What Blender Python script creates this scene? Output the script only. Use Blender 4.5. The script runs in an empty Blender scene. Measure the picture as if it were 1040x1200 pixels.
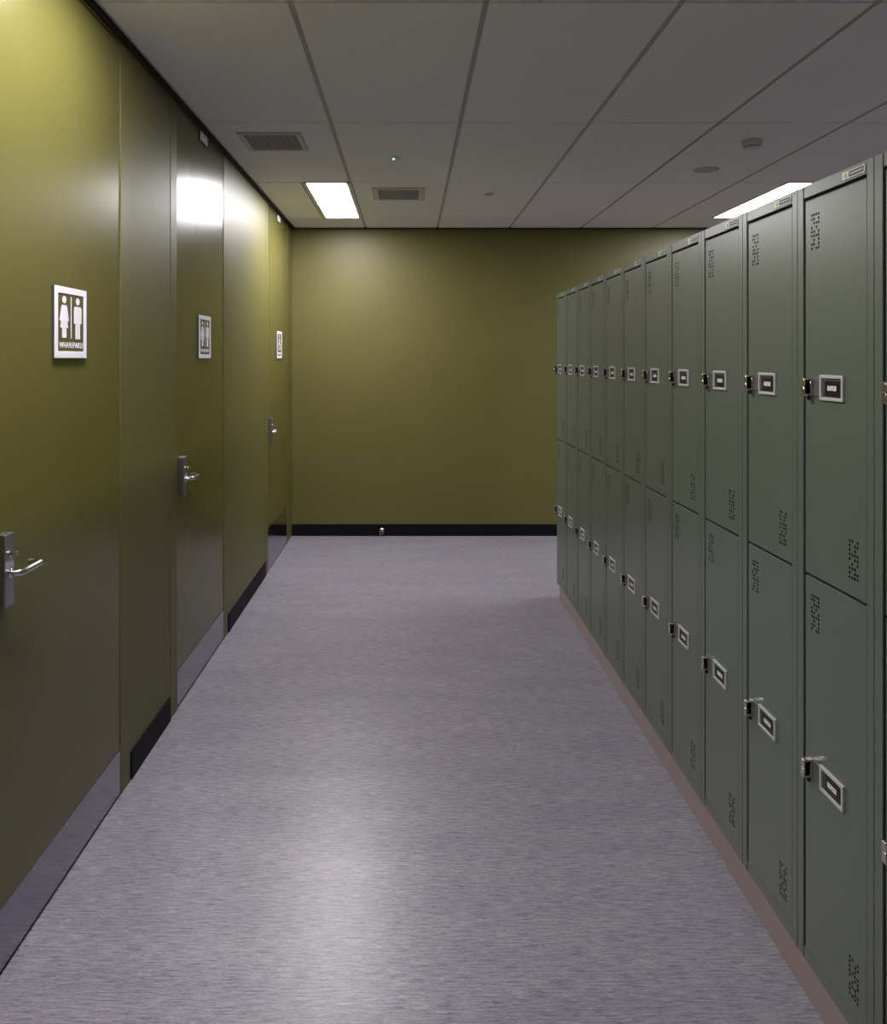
import bpy, bmesh, math
from mathutils import Vector, Matrix
PI = math.pi
S = bpy.context.scene
COL = S.collection

# ------------------------------------------------------------------ dimensions (metres)
EYE, CEIL = 1.48, 2.569
XL = -0.98            # face of the left wall
YB = 6.404            # face of the back wall
XR, YN = 4.3, -2.2    # right wall, wall behind the camera
XK = 0.919            # front of the lockers
KB, KT = 0.086, 1.880 # bottom / top of the lockers
WK = 0.30             # width of one locker column

# ------------------------------------------------------------------ materials
def mat(name, col, rough=0.5, metal=0.0, spec=0.5, emit=None, estr=0.0, coat=0.0, coat_rough=0.1):
    m = bpy.data.materials.new(name); m.use_nodes = True
    b = m.node_tree.nodes['Principled BSDF']
    b.inputs['Base Color'].default_value = (*col, 1)
    b.inputs['Roughness'].default_value = rough
    b.inputs['Metallic'].default_value = metal
    b.inputs['Specular IOR Level'].default_value = spec
    b.inputs['Coat Weight'].default_value = coat
    b.inputs['Coat Roughness'].default_value = coat_rough
    if emit:
        b.inputs['Emission Color'].default_value = (*emit, 1)
        b.inputs['Emission Strength'].default_value = estr
    return m

def noisy(m, scale=(1, 1, 1), nscale=40, amount=0.08, rough_amount=0.0, bump=0.0, detail=4):
    """multiply a faint object-space noise into the base colour / roughness / bump"""
    nt = m.node_tree; b = nt.nodes['Principled BSDF']
    tc = nt.nodes.new('ShaderNodeTexCoord'); mp = nt.nodes.new('ShaderNodeMapping')
    mp.inputs['Scale'].default_value = scale
    nz = nt.nodes.new('ShaderNodeTexNoise'); nz.inputs['Scale'].default_value = nscale; nz.inputs['Detail'].default_value = detail
    nt.links.new(tc.outputs['Object'], mp.inputs['Vector']); nt.links.new(mp.outputs['Vector'], nz.inputs['Vector'])
    base = tuple(b.inputs['Base Color'].default_value)
    if amount:
        mr = nt.nodes.new('ShaderNodeMapRange')
        mr.inputs['From Min'].default_value = .3; mr.inputs['From Max'].default_value = .7
        mr.inputs['To Min'].default_value = 1 - amount; mr.inputs['To Max'].default_value = 1 + amount
        nt.links.new(nz.outputs['Fac'], mr.inputs['Value'])
        mx = nt.nodes.new('ShaderNodeVectorMath'); mx.operation = 'SCALE'
        mx.inputs[0].default_value = base[:3]
        nt.links.new(mr.outputs['Result'], mx.inputs['Scale'])
        nt.links.new(mx.outputs['Vector'], b.inputs['Base Color'])
    if rough_amount:
        r = b.inputs['Roughness'].default_value
        mr = nt.nodes.new('ShaderNodeMapRange')
        mr.inputs['From Min'].default_value = .3; mr.inputs['From Max'].default_value = .7
        mr.inputs['To Min'].default_value = max(0, r - rough_amount); mr.inputs['To Max'].default_value = r + rough_amount
        nt.links.new(nz.outputs['Fac'], mr.inputs['Value']); nt.links.new(mr.outputs['Result'], b.inputs['Roughness'])
    if bump:
        bp = nt.nodes.new('ShaderNodeBump'); bp.inputs['Strength'].default_value = bump; bp.inputs['Distance'].default_value = .002
        nt.links.new(nz.outputs['Fac'], bp.inputs['Height']); nt.links.new(bp.outputs['Normal'], b.inputs['Normal'])
    return m

OLIVE = (0.114, 0.1055, 0.0265)
M = {}
M['wall_olive'] = noisy(mat('olive wall laminate', OLIVE, 0.50, spec=0.42), nscale=3, amount=.03)
M['wall_back'] = noisy(mat('olive back wall paint', OLIVE, 0.48, spec=0.4), nscale=3, amount=.03)
M['door_olive'] = noisy(mat('olive door laminate', OLIVE, 0.27, spec=0.40), nscale=3, amount=.03)
M['frame_olive'] = noisy(mat('olive door frame paint', OLIVE, 0.47, spec=0.42), nscale=5, amount=.03)
M['black_trim'] = noisy(mat('black skirting vinyl', (.005, .005, .007), 0.6, spec=.12), nscale=20, amount=.1)
M['shadow_trim'] = noisy(mat('black shadow line', (.006, .006, .006), 0.7), nscale=20, amount=.1)
M['tile'] = noisy(mat('ceiling tile mineral fibre', (.84, .835, .855), 0.92, spec=.2), nscale=260, amount=.05, bump=.15)
M['tbar'] = noisy(mat('ceiling grid', (.46, .44, .44), 0.6), nscale=30, amount=.03)
M['white_metal'] = noisy(mat('white painted metal', (.72, .71, .70), 0.4), nscale=30, amount=.02)
M['wall_dim'] = noisy(mat('olive paint darkened to cut bounce', (.045, .040, .014), 0.6, spec=.3), nscale=3, amount=.03)  # unseen right wall, its olive darkened to cut bounced light
M['wall_grey'] = noisy(mat('grey paint', (.5, .49, .49), 0.6, spec=.3), nscale=3, amount=.03)
M['latch_plate'] = noisy(mat('satin latch plate', (.20, .21, .19), 0.5, .5), nscale=60, amount=.02)
M['diffuser_soft'] = mat('lit light diffuser, dimmer', (.9, .9, .9), 0.5, emit=(1.0, .965, .985), estr=43.0)
M['diffuser'] = mat('lit light diffuser', (.9, .9, .9), 0.5, emit=(1.0, .965, .985), estr=50.0)
M['grille_dark'] = noisy(mat('vent grille grey', (.48, .48, .51), 0.6), nscale=60, amount=.05)
M['vent_dark'] = noisy(mat('vent throat', (.30, .30, .32), 0.9), nscale=60, amount=.05)
M['locker'] = noisy(mat('grey green locker enamel', (.110, .132, .107), 0.34, spec=.8), nscale=400, amount=.02, bump=.02)
M['locker_shade'] = noisy(mat('locker gap and hole shade', (.012, .013, .012), 0.8, spec=.1), nscale=50, amount=.05)  # near-black: shade in door gaps and vent holes is put into the colour
M['chrome'] = noisy(mat('chromed steel', (.66, .64, .62), 0.16, 1.0), nscale=60, amount=.01)
M['latch_metal'] = noisy(mat('nickel plated latch', (.66, .63, .58), 0.22, 1.0), nscale=80, amount=.01)
M['satin_steel'] = noisy(mat('satin stainless', (.43, .42, .45), 0.32, 1.0), scale=(1, 1, 30), nscale=20, amount=.02)
M['kick'] = noisy(mat('brushed stainless kick plate', (.34, .33, .37), 0.15, 1.0), scale=(1, 1, 60), nscale=15, amount=.01)
M['label_frame'] = noisy(mat('pale grey label frame', (.50, .51, .49), 0.4), nscale=80, amount=.02)
M['label_grey'] = noisy(mat('label mount grey', (.08, .08, .08), 0.5, spec=.3), nscale=80, amount=.03)
M['card_black'] = noisy(mat('black label card', (.006, .006, .006), 0.35), nscale=80, amount=.05)
M['plate_white'] = noisy(mat('pale maker plate', (.64, .63, .60), 0.4), nscale=80, amount=.02)
M['white_print'] = noisy(mat('white print', (.75, .75, .76), 0.5), nscale=80, amount=.02)
M['print_and_edge_shade'] = noisy(mat('dark print and edge shade', (.05, .05, .05), 0.5), nscale=80, amount=.05)
M['logo_green'] = noisy(mat('yellow green mark', (.42, .48, .05), 0.5), nscale=80, amount=.05)
M['sign_white'] = noisy(mat('white sign acrylic', (.90, .88, .94), 0.4), nscale=60, amount=.02)
M['sign_olive'] = noisy(mat('olive sign panel', (.100, .087, .026), 0.6, spec=.15), nscale=60, amount=.02)
M['rubber'] = noisy(mat('black rubber', (.012, .012, .012), 0.7), nscale=60, amount=.05)
M['plinth'] = noisy(mat('pinkish beige plinth', (.33, .265, .255), 0.55), scale=(1, 1, 1), nscale=60, amount=.04)
M['sensor_white'] = noisy(mat('off white plastic', (.62, .60, .59), 0.5), nscale=40, amount=.02)
M['disc_grey'] = noisy(mat('grey ceiling disc', (.45, .44, .43), 0.6), nscale=40, amount=.03)
M['led'] = mat('green status light', (.2, .9, .6), 0.4, emit=(.25, 1.0, .65), estr=4.0)

def floor_material():
    m = mat('lilac grey striated vinyl', (.3, .28, .32), 0.34, spec=.5)
    nt = m.node_tree; b = nt.nodes['Principled BSDF']; L = nt.links.new
    tc = nt.nodes.new('ShaderNodeTexCoord')
    def noise(scale, ns, detail=3, rough=.6):
        mp = nt.nodes.new('ShaderNodeMapping'); mp.inputs['Scale'].default_value = scale
        nz = nt.nodes.new('ShaderNodeTexNoise'); nz.inputs['Scale'].default_value = ns
        nz.inputs['Detail'].default_value = detail; nz.inputs['Roughness'].default_value = rough
        L(tc.outputs['Object'], mp.inputs['Vector']); L(mp.outputs['Vector'], nz.inputs['Vector'])
        return nz.outputs['Fac']
    a = noise((9, 95, 1), 2.0, 5, .7)            # long streaks across the corridor
    c = noise((42, 210, 1), 2.0, 3, .7)            # short fine dashes
    d = noise((1.2, 5.0, 1), 1.4, 3)             # slow tone variation
    def ramp(fac, stops):
        r = nt.nodes.new('ShaderNodeValToRGB'); e = r.color_ramp.elements
        e[0].position, e[0].color = stops[0][0], (*stops[0][1], 1)
        e[1].position, e[1].color = stops[-1][0], (*stops[-1][1], 1)
        for p, cc in stops[1:-1]:
            q = e.new(p); q.color = (*cc, 1)
        L(fac, r.inputs['Fac']); return r.outputs['Color']
    c1 = ramp(a, [(.30, (.105, .098, .130)), (.48, (.262, .244, .288)), (.70, (.405, .388, .425))])
    c2 = ramp(c, [(.30, (.52, .50, .56)), (.46, (.96, .96, .97)), (.55, (1.02, 1.02, 1.02)), (.74, (1.45, 1.43, 1.42))])
    c3 = ramp(d, [(.3, (.88, .88, .91)), (.7, (1.09, 1.08, 1.07))])
    m1 = nt.nodes.new('ShaderNodeMix'); m1.data_type = 'RGBA'; m1.blend_type = 'MULTIPLY'; m1.inputs['Factor'].default_value = 1
    L(c1, m1.inputs[6]); L(c2, m1.inputs[7])
    m2 = nt.nodes.new('ShaderNodeMix'); m2.data_type = 'RGBA'; m2.blend_type = 'MULTIPLY'; m2.inputs['Factor'].default_value = 1
    L(m1.outputs[2], m2.inputs[6]); L(c3, m2.inputs[7])
    L(m2.outputs[2], b.inputs['Base Color'])
    bp = nt.nodes.new('ShaderNodeBump'); bp.inputs['Strength'].default_value = .12; bp.inputs['Distance'].default_value = .001
    L(c, bp.inputs['Height']); L(bp.outputs['Normal'], b.inputs['Normal'])
    return m
M['floor'] = floor_material()

# ------------------------------------------------------------------ mesh helpers
class MB:
    def __init__(self):
        self.bm = bmesh.new(); self.mats = []
    def mi(self, m):
        if m not in self.mats: self.mats.append(m)
        return self.mats.index(m)
    def merge(self, tmp, m, smooth=False):
        i = self.mi(m); vm = {}
        for v in tmp.verts: vm[v] = self.bm.verts.new(v.co)
        for f in tmp.faces:
            try: n = self.bm.faces.new([vm[v] for v in f.verts])
            except ValueError: continue
            n.material_index = i; n.smooth = smooth
        tmp.free()
    def box(self, x0, x1, y0, y1, z0, z1, m, bev=0.0, seg=2):
        t = bmesh.new(); bmesh.ops.create_cube(t, size=1)
        for v in t.verts:
            v.co = Vector((x0 + (v.co.x + .5) * (x1 - x0), y0 + (v.co.y + .5) * (y1 - y0), z0 + (v.co.z + .5) * (z1 - z0)))
        if bev: bmesh.ops.bevel(t, geom=t.edges[:], offset=bev, segments=seg, affect='EDGES', profile=.5)
        bmesh.ops.recalc_face_normals(t, faces=t.faces[:])
        self.merge(t, m)
    def quad(self, pts, m):
        f = self.bm.faces.new([self.bm.verts.new(p) for p in pts]); f.material_index = self.mi(m); return f
    def lathe(self, prof, m, axis='Z', origin=(0, 0, 0), seg=32, smooth=True):
        """prof: list of (radius, height) revolved round an axis"""
        t = bmesh.new(); rings = []
        o = Vector(origin)
        def place(r, h, a):
            c, s = r * math.cos(a), r * math.sin(a)
            if axis == 'Z': return o + Vector((c, s, h))
            if axis == 'X': return o + Vector((h, c, s))
            return o + Vector((c, h, s))
        for r, h in prof:
            if r < 1e-6: rings.append([t.verts.new(place(0, h, 0))])
            else: rings.append([t.verts.new(place(r, h, 2 * PI * k / seg)) for k in range(seg)])
        for a, b in zip(rings, rings[1:]):
            for k in range(seg):
                q = [a[k % len(a)], a[(k + 1) % len(a)], b[(k + 1) % len(b)], b[k % len(b)]]
                u = []
                for v in q:
                    if v not in u: u.append(v)
                if len(u) > 2:
                    try: t.faces.new(u)
                    except ValueError: pass
        bmesh.ops.recalc_face_normals(t, faces=t.faces[:])
        self.merge(t, m, smooth)
    def tube(self, pts, r, m, seg=16):
        t = bmesh.new(); P = [Vector(p) for p in pts]; rings = []
        prev = None
        for i, p in enumerate(P):
            d = (P[min(i + 1, len(P) - 1)] - P[max(i - 1, 0)]).normalized()
            if prev is None:
                n = d.orthogonal().normalized()
            else:
                n = (prev - d * prev.dot(d)).normalized()
            prev = n; b = d.cross(n)
            rr = r[i] if isinstance(r, (list, tuple)) else r
            rings.append([t.verts.new(p + (n * math.cos(2 * PI * k / seg) + b * math.sin(2 * PI * k / seg)) * rr) for k in range(seg)])
        for a, b in zip(rings, rings[1:]):
            for k in range(seg): t.faces.new((a[k], a[(k + 1) % seg], b[(k + 1) % seg], b[k]))
        t.faces.new(rings[0][::-1]); t.faces.new(rings[-1])
        bmesh.ops.recalc_face_normals(t, faces=t.faces[:])
        self.merge(t, m, True)
    def prism(self, outline, t0, t1, m, frame):
        """outline 2-D polygon extruded from t0 to t1; frame(u, v, t) -> point"""
        t = bmesh.new()
        a = [t.verts.new(frame(u, v, t0)) for u, v in outline]; b = [t.verts.new(frame(u, v, t1)) for u, v in outline]
        n = len(outline)
        t.faces.new(a[::-1]); t.faces.new(b)
        for k in range(n): t.faces.new((a[k], a[(k + 1) % n], b[(k + 1) % n], b[k]))
        bmesh.ops.recalc_face_normals(t, faces=t.faces[:])
        self.merge(t, m)
    def build(self, name, parent=None, loc=None):
        me = bpy.data.meshes.new(name); self.bm.to_mesh(me); self.bm.free()
        for m in self.mats: me.materials.append(m)
        o = bpy.data.objects.new(name, me); COL.objects.link(o)
        if parent: o.parent = parent
        if loc: o.location = loc
        # smooth faces: keep crisp edges
        if any(p.use_smooth for p in me.polygons):
            try: me.set_sharp_from_angle(angle=math.radians(40))
            except Exception: pass
        return o

def tag(o, label=None, cat=None, group=None, kind=None):
    if label: o['label'] = label
    if cat: o['category'] = cat
    if group: o['group'] = group
    if kind: o['kind'] = kind
    return o
def empty(name, loc, label, cat, group=None):
    o = bpy.data.objects.new(name, None); o.empty_display_size = .1; COL.objects.link(o); o.location = loc
    return tag(o, label, cat, group)
def structure(mb, name, label=None, cat=None):
    return tag(mb.build(name), label, cat, None, 'structure')
def copy_tree(o, parent=None):
    kids = [c for c in bpy.data.objects if c.parent == o]
    c = o.copy(); COL.objects.link(c)
    if parent: c.parent = parent
    for k in kids: copy_tree(k, c)
    return c

# ------------------------------------------------------------------ room shell
b = MB(); b.box(XL - .2, XR + .2, YN - .2, YB + .2, -.1, 0, M['floor']); structure(b, 'floor', 'lilac grey streaked vinyl floor', 'floor')
b = MB(); b.box(XL - .2, XR + .2, YB, YB + .15, 0, CEIL + .1, M['wall_back']); structure(b, 'wall_back', 'olive green end wall', 'wall')
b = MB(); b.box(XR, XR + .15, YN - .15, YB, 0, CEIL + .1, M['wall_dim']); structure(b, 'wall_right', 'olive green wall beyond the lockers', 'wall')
b = MB(); b.box(XL - .2, XR, YN - .15, YN, 0, CEIL + .1, M['wall_grey']); structure(b, 'wall_near', 'grey wall behind the viewer', 'wall')

DOORS = [(1.787, 2.602), (3.231, 4.046), (5.313, 6.128)]
JAMB, GAP, DTOP = .085, .003, 2.545
# left wall: lining between the door frames, with the wall core behind
b = MB()
b.box(XL - .2, XL - .055, YN, YB, 0, CEIL + .1, M['wall_olive'])
edges = [YN] + [v for d in DOORS for v in (d[0] - JAMB, d[1] + JAMB)] + [YB]
for y0, y1 in zip(edges[0::2], edges[1::2]):
    b.box(XL - .055, XL, y0, y1, 0, CEIL + .1, M['wall_olive'], .0012, 1)
for d in DOORS:
    b.box(XL - .055, XL, d[0] - JAMB, d[1] + JAMB, DTOP + GAP, CEIL + .1, M['wall_olive'])
structure(b, 'wall_left', 'olive green wall with three flush doors', 'wall')

# skirting
b = MB()
for y0, y1 in zip(edges[0::2], edges[1::2]):
    if y1 - y0 > .3: b.box(XL, XL + .006, y0 + .01, y1 - .01, 0, .098, M['black_trim'], .0015, 1)
structure(b, 'baseboard_left', 'black skirting between the doors', 'skirting')
b = MB(); b.box(XL + .001, XR, YB - .006, YB, 0, .0985, M['black_trim'], .0015, 1)
structure(b, 'baseboard_back', 'black skirting along the end wall', 'skirting')

# ceiling: tegular tiles in a grid
TX = [XL + .022] + [.235 + .598 * k for k in range(-1, 7)] + [XR]
TX.insert(1, -.668); TX = [t for t in TX if t <= XR]
TY = [YN] + [4.745 + 1.2 * k for k in range(-5, 2)] + [YB - .012]
LIGHTS = [(-.5155, 5.345), (2.4775, 5.345), (-.630, 1.68), (2.4775, 1.70)]
b = MB()
b.box(XL - .2, XR + .2, YN - .2, YB + .2, CEIL + .004, CEIL + .1, M['tbar'])
BAR = .009
for i in range(len(TX) - 1):
    for j in range(len(TY) - 1):
        x0, x1, y0, y1 = TX[i], TX[i + 1], TY[j], TY[j + 1]
        if x0 == -.668 and not (abs((y0 + y1) / 2 - 5.345) < .1):     # the narrow light strip only divides the tile at the lamp
            continue
        if i == 0 and not (abs((y0 + y1) / 2 - 5.345) < .1):
            x1 = TX[2]
        if x0 == -.668: continue                                       # the lamp fills this one
        if x1 - x0 < .06: continue
        b.box(x0 + BAR, x1 - BAR, y0 + BAR * .5, y1 - BAR * .5, CEIL - .002, CEIL + .004, M['tile'], .0018, 1)
structure(b, 'ceiling', 'grey tiled suspended ceiling', 'ceiling')
b = MB()
b.box(XL, XL + .018, YN, YB, CEIL - .012, CEIL + .004, M['shadow_trim'])
b.box(XL + .018, XR, YB - .010, YB, CEIL - .010, CEIL + .004, M['shadow_trim'])
structure(b, 'trim_1', 'black shadow line round the ceiling', 'trim')

# ------------------------------------------------------------------ doors
def arc(c, r, a0, a1, n): return [(c[0] + r * math.cos(a0 + (a1 - a0) * k / n), c[1] + r * math.sin(a0 + (a1 - a0) * k / n)) for k in range(n + 1)]
def door(n, y0, y1, label, kh=.158):
    b = MB(); b.box(XL - .046, XL - .001, y0 + GAP, y1 - GAP, .008, DTOP, M['door_olive'], .0012, 1)
    leaf = structure(b, 'door_%d' % n, label, 'door')
    b = MB()
    b.box(XL - .055, XL + .0015, y0 - JAMB, y0, 0, CEIL - .012, M['frame_olive'], .001, 1)
    b.box(XL - .055, XL + .0015, y1, y1 + JAMB, 0, CEIL - .012, M['frame_olive'], .001, 1)
    b.build('door_frame', leaf)
    b = MB(); b.box(XL - .001, XL + .0008, y0 + .006, y1 - .006, .012, kh, M['kick'])
    for k in range(5):
        for z in (.022, kh - .010):
            yy = y0 + .02 + (y1 - y0 - .04) * k / 4
            b.lathe([(.0001, .0018), (.0025, .0015), (.0032, 0)], M['satin_steel'], 'X', (XL + .0008, yy, z), 10)
    k = b.build('kick_plate', leaf); k['label'] = 'brushed steel kick plate'
    # lever handle on a narrow plate
    yc = y0 + .051; xp = XL - .001
    b = MB(); b.box(xp, xp + .024, yc - .021, yc + .021, .888, 1.061, M['satin_steel'], .0022, 2)
    h = b.build('door_handle', leaf); h['label'] = 'satin steel lever handle on a narrow plate'
    z = .966
    b = MB()
    b.lathe([(.012, .0235), (.012, .027), (.0095, .029), (.0085, .033)], M['chrome'], 'X', (xp, yc, z), 24)
    path = [(xp + .024, yc)] + [(xp + .046 - .022 + u, yc + .022 + v) for u, v in arc((0, 0), .022, -PI / 2, 0, 8)][1:]
    path = [(xp + .024, yc), (xp + .030, yc)] + [(xp + .030 + .020 * math.sin(a), yc + .020 * (1 - math.cos(a))) for a in [PI / 2 * k / 8 for k in range(1, 9)]]
    path += [(xp + .051, yc + .045), (xp + .051, yc + .075)]
    path += [(xp + .051 - .020 * (1 - math.cos(a)), yc + .090 + .020 * math.sin(a)) for a in [PI / 2 * k / 8 for k in range(0, 9)]]
    path += [(xp + .016, yc + .110)]
    b.tube([(u, v, z) for u, v in path], .0082, M["chrome"], 18)
    b.build('lever', h)
    b = MB()
    b.lathe([(.009, .0235), (.009, .027), (.0001, .0275)], M['chrome'], 'X', (xp, yc, 1.012), 20)
    b.box(xp + .026, xp + .040, yc - .004, yc + .012, 1.008, 1.016, M['chrome'], .002, 2)
    b.build('thumb_turn', h)
    return leaf
door(1, *DOORS[0], 'nearest olive flush door with a large toilet sign')
door(2, *DOORS[1], 'middle olive flush door with a glossy face')
door(3, *DOORS[2], 'farthest olive flush door beside the end wall', .302)

# ------------------------------------------------------------------ toilet signs
def ellipse(cx, cy, rx, ry, n=20): return [(cx + rx * math.cos(2 * PI * k / n), cy + ry * math.sin(2 * PI * k / n)) for k in range(n)]
def text_mesh(mb, s, size, cx, cy, width, frame, t, m, bold=0.0):
    cu = bpy.data.curves.new('lettering', 'FONT'); cu.body = s; cu.size = 1; cu.align_x = 'CENTER'; cu.offset = bold; cu.extrude = .02
    o = bpy.data.objects.new('lettering', cu); COL.objects.link(o)
    bpy.context.view_layer.update()
    dg = bpy.context.evaluated_depsgraph_get()
    me = bpy.data.meshes.new_from_object(o.evaluated_get(dg))
    xs = [v.co.x for v in me.vertices]; ys = [v.co.y for v in me.vertices]
    sx = width / (max(xs) - min(xs)); mx = (max(xs) + min(xs)) / 2; my = (max(ys) + min(ys)) / 2
    sy = size / (max(ys) - min(ys))
    t2 = bmesh.new(); t2.from_mesh(me)
    for v in t2.verts:
        v.co = Vector(frame(cx + (v.co.x - mx) * sx, cy + (v.co.y - my) * sy, t + (.0006 if v.co.z > 0 else 0)))
    bmesh.ops.recalc_face_normals(t2, faces=t2.faces[:])
    mb.merge(t2, m)
    bpy.data.objects.remove(o); bpy.data.curves.remove(cu); bpy.data.meshes.remove(me)

def sign(yc, label, access=False):
    """u runs away from the camera along the door, v is up, t out from the door"""
    W2, H2, zc = .1035, .1005, 1.5815
    r = empty('toilet_sign', (XL - .001, yc, zc), label, 'sign', 'toilet signs on the doors')
    fr = lambda u, v, t: Vector((t, u, v))
    ff = lambda u, v, t: Vector((t, u, v * .945 + .0113))
    b = MB()
    t0, t1 = .0067, .009
    b.box(t0, t1, -W2, W2, H2 - .019, H2, M['sign_white'], .0008, 1); b.box(t0, t1, -W2, W2, -H2, -H2 + .019, M['sign_white'], .0008, 1)
    b.box(t0, t1, -W2, -W2 + .020, -H2 + .018, H2 - .018, M['sign_white'], .0008, 1); b.box(t0, t1, W2 - .020, W2, -H2 + .018, H2 - .018, M['sign_white'], .0008, 1)
    b.box(0, .0069, -W2, W2, -H2, H2, M['print_and_edge_shade'])  # dark backing slab puts the sign's shadowed edge into colour
    f = b.build('sign_frame', r); f['label'] = 'raised white border'
    b = MB(); b.box(.004, .0075, -W2 + .019, W2 - .019, -H2 + .018, H2 - .018, M['sign_olive'], .0003, 1)
    b.build('sign_panel', r)
    T0, T1 = .0073, .0084
    if not access:
        b = MB(); c = -.044                            # woman
        b.prism(ellipse(c, .056, .0125, .0110), T0, T1, M['sign_white'], ff)
        b.prism([(c - .013, .040), (c + .013, .040), (c + .018, .034), (c + .029, -.006), (c + .022, -.008), (c + .0165, .010), (c + .0235, -.028), (c - .0235, -.028),
                 (c - .0165, .010), (c - .022, -.008), (c - .029, -.006), (c - .018, .034)], T0, T1, M['sign_white'], ff)
        b.prism([(c - .013, -.027), (c - .001, -.027), (c - .001, -.058), (c - .013, -.058)], T0, T1, M['sign_white'], ff)
        b.prism([(c + .001, -.027), (c + .013, -.027), (c + .013, -.058), (c + .001, -.058)], T0, T1, M['sign_white'], ff)
        o = b.build('woman_symbol', r)
        b = MB(); b.box(T0, T1, -.0018, .0018, -.0445, .0750, M['sign_white']); b.build('divider_line', r)
        b = MB(); c = .044                             # man
        b.prism(ellipse(c, .056, .0120, .0110), T0, T1, M['sign_white'], ff)
        b.prism([(c - .019, .040), (c + .019, .040), (c + .025, .034), (c + .025, -.012), (c + .0165, -.012), (c + .0165, .010), (c + .0150, -.0), (c + .0150, -.060), (c + .0015, -.060),
                 (c + .0015, -.008), (c - .0015, -.008), (c - .0015, -.060), (c - .0150, -.060), (c - .0150, 0), (c - .0165, .010), (c - .0165, -.012), (c - .025, -.012), (c - .025, .034)], T0, T1, M['sign_white'], ff)
        b.build('man_symbol', r)
    else:
        b = MB()                                       # seated figure with a wheel
        b.prism(ellipse(-.006, .058, .012, .010), T0, T1, M['sign_white'], ff)
        b.prism([(-.014, .044), (.000, .044), (.003, .022), (.030, .022), (.030, .013), (.004, .013), (.006, .000), (.030, .000), (.044, -.040), (.054, -.038), (.056, -.046),
                 (.038, -.051), (.023, -.012), (-.008, -.012)], T0, T1, M['sign_white'], ff)
        n = 28; cx, cy, ro, ri = .002, -.022, .036, .027
        a0, a1 = math.radians(115), math.radians(345)
        pts = [(cx + ro * math.cos(a0 + (a1 - a0) * k / n), cy + ro * .95 * math.sin(a0 + (a1 - a0) * k / n)) for k in range(n + 1)]
        pts += [(cx + ri * math.cos(a1 - (a1 - a0) * k / n), cy + ri * .95 * math.sin(a1 - (a1 - a0) * k / n)) for k in range(n + 1)]
        b.prism(pts, T0, T1, M['sign_white'], ff)
        b.build('wheelchair_symbol', r)
    b = MB(); text_mesh(b, 'WHAREPAKU', .0165, 0, -.0638, .150, fr, .0075, M['sign_white'], .006)
    b.build('lettering', r)
    return r
sign(2.2085, 'white framed toilet sign with woman and man figures on the nearest door, largest of three')
sign(3.655, 'white framed toilet sign with woman and man figures on the middle glossy door')
sign(5.748, 'narrow looking toilet sign with a seated wheelchair figure on the farthest door', True)

# small plates over the two far doors
for yc, lb in ((3.645, 'small white plate near the ceiling above the middle door'), (5.735, 'small white plate near the ceiling above the farthest door')):
    b = MB(); b.box(-.001, .007, -.060, .060, -.020, .020, M['sign_white'], .001, 1); b.box(-.001, .0035, -.064, .062, -.0235, .022, M['rubber'])
    o = b.build('door_plate', None, (XL - .0005, yc, 2.523)); tag(o, lb, 'plate', 'plates above the doors')

# ------------------------------------------------------------------ ceiling fittings
def ceiling_light(x, y, label, dm='diffuser'):
    r = empty('ceiling_light', (x, y, CEIL), label, 'ceiling light', 'recessed ceiling lights')
    w, l, e = .1475, .594, .024
    b = MB()
    for a in ((-w, w, -l, -l + .014), (-w, w, l - .014, l), (-w, -w + e, -l, l), (w - e, w, -l, l)):
        b.box(*a, -.005, .004, M['white_metal'], .0008, 1)
    b.build('frame', r)
    b = MB(); b.box(-w + e - .001, w - e + .001, -l + .013, l - .013, -.0036, .003, M[dm])
    o = b.build('diffuser', r); o['label'] = 'glowing white diffuser'
ceiling_light(*LIGHTS[0], 'long lit recessed ceiling light over the corridor, beside the square vent')
ceiling_light(*LIGHTS[1], 'lit recessed ceiling light beyond the lockers, its near end hidden by the locker tops')
ceiling_light(*LIGHTS[2], 'lit recessed ceiling light over the nearest door, above the top edge of the view', 'diffuser_soft')
ceiling_light(*LIGHTS[3], 'unseen ceiling light added behind the nearest lockers to light the room', 'diffuser_soft')  # assumed lamp, never in view, added for its light

def vent(x, y, w, l, ins, label):
    r = empty('ceiling_vent', (x, y, CEIL), label, 'air vent', 'square ceiling air vents')
    b = MB()
    for a in ((-w, w, -l, -l + ins), (-w, w, l - ins, l), (-w, -w + ins, -l + ins, l - ins), (w - ins, w, -l + ins, l - ins)):
        b.box(*a, -.009, -.001, M['sensor_white'], .002, 2)
    # outer stepped lip
    for a in ((-w - .006, w + .006, -l - .006, -l), (-w - .006, w + .006, l, l + .006), (-w - .006, -w, -l, l), (w, w + .006, -l, l)):
        b.box(*a, -.004, -.001, M['tbar'])
    b.build('frame', r)
    b = MB(); b.box(-w + ins - .002, w - ins + .002, -l + ins - .002, l - ins + .002, -.002, -.0005, M['vent_dark']); b.build('backing', r)
    b = MB(); wi, li = w - ins, l - ins
    n = 14
    for k in range(1, n): 
        yy = -li + 2 * li * k / n; b.box(-wi, wi, yy - .0022, yy + .0022, -.008, -.002, M['grille_dark'])
    for k in range(1, n):
        xx = -wi + 2 * wi * k / n; b.box(xx - .0016, xx + .0016, -li, li, -.0075, -.002, M['grille_dark'])
    b.build('grille', r)
vent(-.0715, 5.078, .165, .182, .034, 'square ceiling vent right of the lit corridor light')
vent(-.680, 3.85, .150, .155, .022, 'square ceiling vent near the left wall, cut by the top of the photo')

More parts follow.
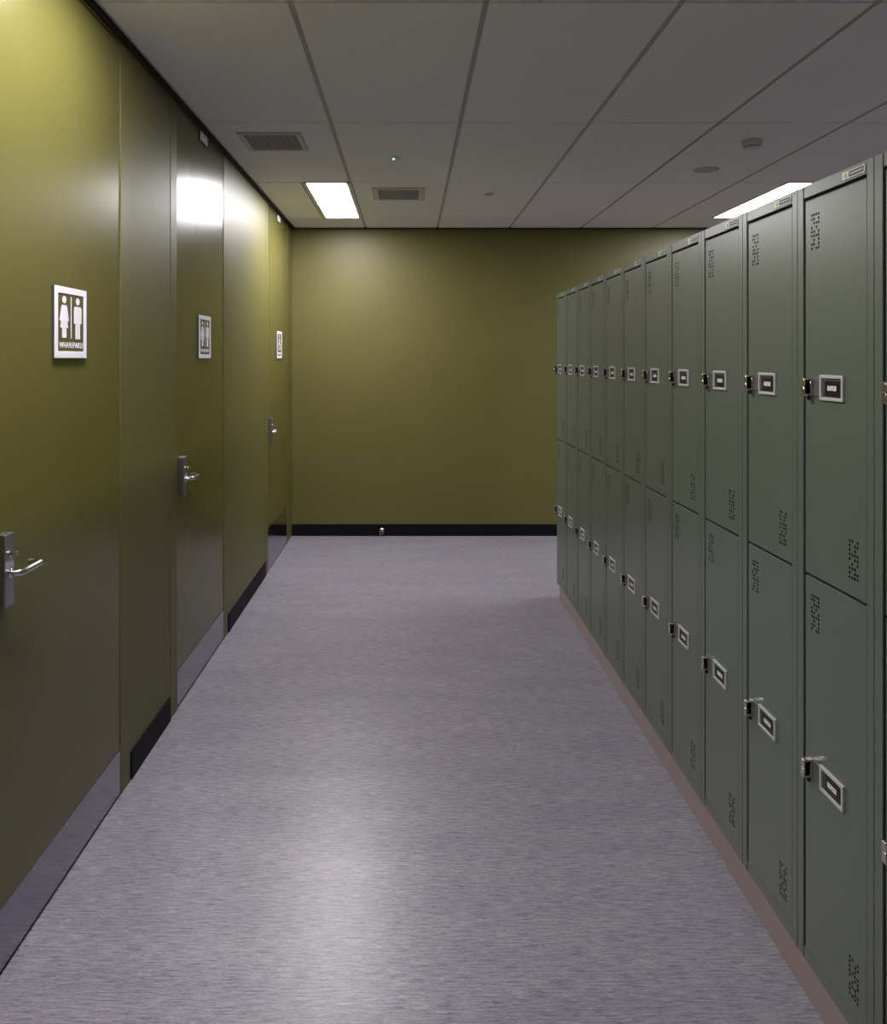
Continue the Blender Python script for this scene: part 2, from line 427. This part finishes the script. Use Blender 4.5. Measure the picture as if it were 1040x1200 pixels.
r = empty('motion_sensor', (-.073, 4.16, CEIL), 'tiny ceiling sensor with a glowing green light', 'sensor')
b = MB(); b.lathe([(.0001, -.008), (.018, -.0075), (.028, -.005), (.032, -.001)], M['sensor_white'], 'Z', (0, 0, 0), 28); b.build('housing', r)
b = MB(); b.lathe([(.0001, -.013), (.0045, -.012), (.006, -.007)], M['led'], 'Z', (-.013, 0, 0), 14); o = b.build('status_light', r); o['label'] = 'glowing green light'
b = MB(); b.lathe([(.0001, -.012), (.005, -.011), (.007, -.006)], M['white_metal'], 'Z', (.014, .004, 0), 14); b.build('lens', r)

b = MB(); b.lathe([(.0001, -.006), (.026, -.006), (.030, -.004), (.031, -.001), (.031, .0)], M['disc_grey'], 'Z', (0, 0, 0), 32)
o = b.build('sprinkler_cover', None, (.528, 5.077, CEIL - .0015)); tag(o, 'small flat grey sprinkler disc in the ceiling, nearer the end wall', 'sprinkler cover')
b = MB(); b.lathe([(.0001, -.0045), (.055, -.005), (.066, -.004), (.070, -.001), (.070, .0)], M['disc_grey'], 'Z', (0, 0, 0), 40)
o = b.build('ceiling_disc', None, (1.713, 4.424, CEIL - .0015)); tag(o, 'flat dark grey round disc set in the ceiling behind the smoke detector', 'ceiling disc')
r = empty('smoke_detector', (1.713, 3.835, CEIL), 'off white round smoke detector hanging below the ceiling at the top right', 'smoke detector')
b = MB(); b.lathe([(.050, -.001), (.050, -.010), (.046, -.014), (.045, -.030), (.040, -.033)], M['sensor_white'], 'Z', (0, 0, 0), 36); b.build('base', r)
b = MB(); b.lathe([(.038, -.031), (.038, -.038)], M['rubber'], 'Z', (0, 0, 0), 36)
for k in range(10):
    a = 2 * PI * k / 10; c, s = math.cos(a), math.sin(a)
    b.tube([(.040 * c, .040 * s, -.031), (.040 * c, .040 * s, -.040)], .003, M['sensor_white'], 8)
b.build('vent_slot', r)
b = MB(); b.lathe([(.042, -.037), (.042, -.041), (.034, -.046), (.0001, -.047)], M['sensor_white'], 'Z', (0, 0, 0), 36); b.build('cap', r)

# ------------------------------------------------------------------ door stop
r = empty('door_stop', (-.231, YB - .006, .044), 'small chrome door stop on the black skirting of the end wall', 'door stop')
b = MB(); b.lathe([(.0001, 0), (.021, 0), (.021, -.004), (.014, -.010), (.011, -.016), (.011, -.052), (.017, -.056), (.019, -.062), (.018, -.068), (.013, -.070), (.013, -.066)], M['chrome'], 'Y', (0, 0, 0), 28); b.build('stem', r)
b = MB(); b.lathe([(.0135, -.060), (.0135, -.072), (.010, -.075), (.0001, -.076)], M['rubber'], 'Y', (0, 0, 0), 24); o = b.build('rubber_tip', r); o['label'] = 'black rubber tip'

# ------------------------------------------------------------------ lockers
NCOL = 12
Y0 = 1.19                                   # near edge of the nearest (cut) column
b = MB(); b.box(XK + .004, XK + .46, Y0, 4.72, 0, KB, M['plinth'], .002, 1)
tag(b.build('locker_plinth'), 'pinkish beige plinth running under the whole row of lockers', 'plinth')

HK = KT - KB
DEPTH = .46
RAIL = .029; STILE = .052; FAR = .004
DZ = [(RAIL + .003, HK / 2 - .004), (HK / 2 + .003, HK - RAIL - .0065)]      # door heights above the locker bottom
DY0, DY1 = STILE + .0006, WK - .0085                                     # door extent across the column
TOPVENT = ['1111', '1101', '0111', '1010', '1101', '1111', '0101', '1101', '1011']
LOWVENT = ['1101', '1011', '1010', '1111', '1011', '0101', '1110', '1011', '1111']

def locker_proto():
    r = empty('locker', (XK, Y0, KB), 'grey-green two-door metal locker', 'locker', 'two-door lockers in the row')
    b = MB(); m = M['locker']; t = .003
    # shell
    b.box(.018, DEPTH, .0008, t, 0, HK, m); b.box(.018, DEPTH, WK - .002, WK - .0008, 0, HK, M['locker_shade'])
    b.box(DEPTH - t, DEPTH, t, WK - t, 0, HK, m)
    b.box(.018, DEPTH - t, t, WK - t, HK - t, HK, m); b.box(.018, DEPTH - t, t, WK - t, 0, t, m)
    b.box(.022, DEPTH - t, t, WK - t, HK / 2 - .002, HK / 2 + .002, M['locker_shade'])
    # front frame: side flange with a groove, stile, header, bottom rail
    b.box(0, .020, .001, .0278, 0, HK, m, .0016, 2)
    b.box(.0014, .020, .0275, .030, 0, HK, m)
    b.box(0, .020, .0293, STILE, 0, HK, m, .0006, 1)
    b.box(0.0002, .020, STILE - .001, WK - .002, HK - RAIL, HK, m, .0012, 1)
    b.box(0.0002, .020, STILE - .001, WK - .002, 0, RAIL, m, .0012, 1)
    b.build('body', r)
    # maker's plate on the header
    b = MB(); z0, z1 = HK - .0245, HK - .0075
    b.box(-.0018, .0005, .056, .138, z0, z1, M['plate_white'], .0006, 1)
    b.box(-.0022, -.0015, .060, .112, z0 + .003, z1 - .0025, M['label_grey'])
    for k in range(7):
        b.box(-.0025, -.002, .064 + k * .0065, .068 + k * .0065, z0 + .0065, z1 - .006, M['label_frame'])
    b.lathe([(.0001, -.0025), (.0052, -.0024), (.0056, -.0016)], M['logo_green'], 'X', (0, .124, (z0 + z1) / 2), 16)
    o = b.build('maker_plate', r); o['label'] = 'small pale plate with a green dot'
    for i, (z0, z1) in enumerate(DZ):
        d = door_mesh(z0, z1).build('door', r)
        zc = (z0 + z1) / 2
        yl = WK - .125
        # label holder
        b = MB(); w, h, e = .046, .028, .0072
        for a in ((yl - w, yl + w, zc + h - e, zc + h), (yl - w, yl + w, zc - h, zc - h + e), (yl - w, yl - w + e, zc - h + e * .8, zc + h - e * .8), (yl + w - e, yl + w, zc - h + e * .8, zc + h - e * .8)):
            b.box(-.006, .0005, *a, M['label_frame'], .0014, 2)
        o = b.build('label_frame', d); o['label'] = 'pale grey label frame'
        b = MB(); b.box(-.0022, .0005, yl - w + e - .001, yl + w - e + .001, zc - h + e - .001, zc + h - e + .001, M['label_grey'])
        b.box(-.0034, -.0018, yl - .0335, yl + .0270, zc - .0175, zc + .0155, M['card_black'])
        b.box(-.0039, -.0032, yl - .019, yl + .016, zc - .0055, zc + .0050, M['white_print'])
        for q, (dy, dz) in enumerate(((.006, .002), (-.003, -.0025), (-.010, .0015))):
            b.box(-.0042, -.0038, yl + dy - .0008, yl + dy + .0008, zc + dz - .002, zc + dz + .002, M['print_and_edge_shade'])
        o = b.build('label_card', d); o['label'] = 'black card with a white number strip'
        # padlock latch: base plate, projecting loop with its eye blacked out as shade
        b = MB(); L = M['latch_metal']; y1 = WK - .034; y0 = y1 - .014; lh = .0205
        b.box(-.0022, .0005, y0 - .026, y1 + .004, zc - lh, zc + lh, M['latch_plate'], .0008, 1)
        b.box(-.024, -.020, y0, y1, zc - lh, zc + .0005, L, .0008, 1); b.box(-.024, -.020, y0, y1, zc + .0012, zc + lh, L, .0008, 1)
        b.box(-.0215, 0, y0, y1, zc + lh - .005, zc + lh, L, .0008, 1)
        b.box(-.0215, 0, y0, y1, zc - lh, zc - lh + .005, L, .0008, 1)
        b.box(-.009, 0, y0, y1, zc - lh + .004, zc + lh - .004, L, .0006, 1)
        b.box(-.0205, -.0085, y1 - .003, y1 - .001, zc - lh + .003, zc + lh - .003, M['rubber'])  # black sheet stands in for the shade inside the eye
        b.tube([(-.007, y0 - .003, zc + lh - .006), (-.007, y0 + .002, zc + lh - .006)], .003, L, 10)
        b.tube([(-.010, (y0 + y1) / 2 - .002, zc - lh - .009), (-.010, (y0 + y1) / 2 - .002, zc - lh + .002)], .0045, M['rubber'], 12)  # black stub stands in for the shadow hanging below the latch
        o = b.build('latch', d); o['label'] = 'shiny metal padlock latch'
    return r

def door_mesh(z0, z1):
    mb = MB(); m = M['locker']; bm = mb.bm; mi = mb.mi(m); md = mb.mi(M['locker_shade']) 
    y0, y1 = DY0, DY1; T = .018
    bn, bf, bb, bt = .0007, .0020, .0014, .0038
    ya, yb, za, zb = y0 + bn, y1 - bf, z0 + bb, z1 - bt
    P = .0095
    # vent blocks: top far corner and bottom near corner (picture: top left and bottom right)
    tv = (y1 - .0245 - 4 * P, y1 - .0245, z1 - .034 - 9 * P, z1 - .034, TOPVENT)
    lv = (y0 + .026, y0 + .026 + 4 * P, z0 + .034, z0 + .034 + 9 * P, LOWVENT)
    ys = sorted({ya, yb, tv[0], tv[1], lv[0], lv[1]}); zs = sorted({za, zb, tv[2], tv[3], lv[2], lv[3]})
    vc = {}
    def V(x, y, z):
        k = (round(x, 5), round(y, 5), round(z, 5))
        if k not in vc: vc[k] = bm.verts.new((x, y, z))
        return vc[k]
    def F(*v):
        f = bm.faces.new(v); f.material_index = mi; return f
    for i in range(len(ys) - 1):
        for j in range(len(zs) - 1):
            a, b_, c, d = ys[i], ys[i + 1], zs[j], zs[j + 1]
            cy, cz = (a + b_) / 2, (c + d) / 2
            if any(v[0] < cy < v[1] and v[2] < cz < v[3] for v in (tv, lv)): continue
            F(V(0, a, c), V(0, a, d), V(0, b_, d), V(0, b_, c))
    for (a, b_, c, d, pat) in (tv, lv):
        for rr in range(9):
            for cc in range(4):
                # picture-left column is the far one (large y)
                yb1 = b_ - cc * P; yb0 = yb1 - P; zt = d - rr * P; zb0 = zt - P
                if pat[rr][cc] == '0':
                    F(V(0, yb0, zb0), V(0, yb0, zt), V(0, yb1, zt), V(0, yb1, zb0)); continue
                cy, cz, h, r = (yb0 + yb1) / 2, (zb0 + zt) / 2, P / 2, .0034
                out = []; inn = []; deep = []
                for k in range(8):
                    an = PI / 4 * k; ux, uz = math.cos(an), math.sin(an)
                    s = h / max(abs(ux), abs(uz))
                    out.append(V(0, cy + ux * s, cz + uz * s)); inn.append(V(0, cy + ux * r, cz + uz * r)); deep.append(V(.0015, cy + ux * r, cz + uz * r))
                for k in range(8):
                    n = (k + 1) % 8
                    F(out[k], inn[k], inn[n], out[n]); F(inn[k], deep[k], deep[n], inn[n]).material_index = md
    # rolled edge, returns and back sheet
    A = [V(0, ya, za), V(0, yb, za), V(0, yb, zb), V(0, ya, zb)]
    def loop(k, x):
        return [bm.verts.new(p) for p in ((x, y0 + bn * k, z0 + bb * k), (x, y1 - bf * k, z0 + bb * k), (x, y1 - bf * k, z1 - bt * k), (x, y0 + bn * k, z1 - bt * k))]
    B = loop(.30, .0006); C = loop(0, .0022)
    D = [bm.verts.new(p) for p in ((T, y0, z0), (T, y1, z0), (T, y1, z1), (T, y0, z1))]
    for U, W in ((A, B), (B, C), (C, D)):
        for k in range(4): F(U[k], U[(k + 1) % 4], W[(k + 1) % 4], W[k])
    F(*D).material_index = md
    return mb

proto = locker_proto()
ORD = {1: 'nearest complete', 2: 'second nearest complete', 3: 'third nearest complete', 4: 'fourth nearest complete', 5: 'fifth nearest complete', 6: 'sixth nearest complete',
       7: 'fifth from the far end', 8: 'fourth from the far end', 9: 'third from the far end', 10: 'second from the far end', 11: 'farthest'}
for k in range(NCOL):
    o = proto if k == 0 else copy_tree(proto)
    o.location = (XK, Y0 + WK * k, KB)
    if k == 0: o['label'] = 'grey-green two-door locker cut off by the right edge of the photo'
    elif k <= 6: o['label'] = 'grey-green two-door metal locker, %s one of the row' % ORD[k]
    elif k < 11: o['label'] = 'grey-green two-door metal locker, %s of the row' % ORD[k]
    else: o['label'] = 'grey-green two-door metal locker, farthest of the row, at its open end by the end wall'

# ------------------------------------------------------------------ camera, world, view
cam = bpy.data.cameras.new('camera'); co = bpy.data.objects.new('camera', cam); COL.objects.link(co)
co.location = (0, 0, EYE); co.rotation_euler = (PI / 2, 0, 0)
cam.sensor_fit = 'HORIZONTAL'; cam.sensor_width = 36; cam.lens = 900 / 1040 * 36
cam.shift_x = 40 / 1040; cam.shift_y = -180 / 1040
cam.clip_start = .05
S.camera = co
w = bpy.data.worlds.new('world'); S.world = w; w.use_nodes = True
w.node_tree.nodes['Background'].inputs['Color'].default_value = (0, 0, 0, 1)
S.view_settings.view_transform = 'Standard'; S.view_settings.look = 'None'; S.view_settings.gamma = 1
S.view_settings.use_curve_mapping = False
S.view_settings.exposure = 0.12
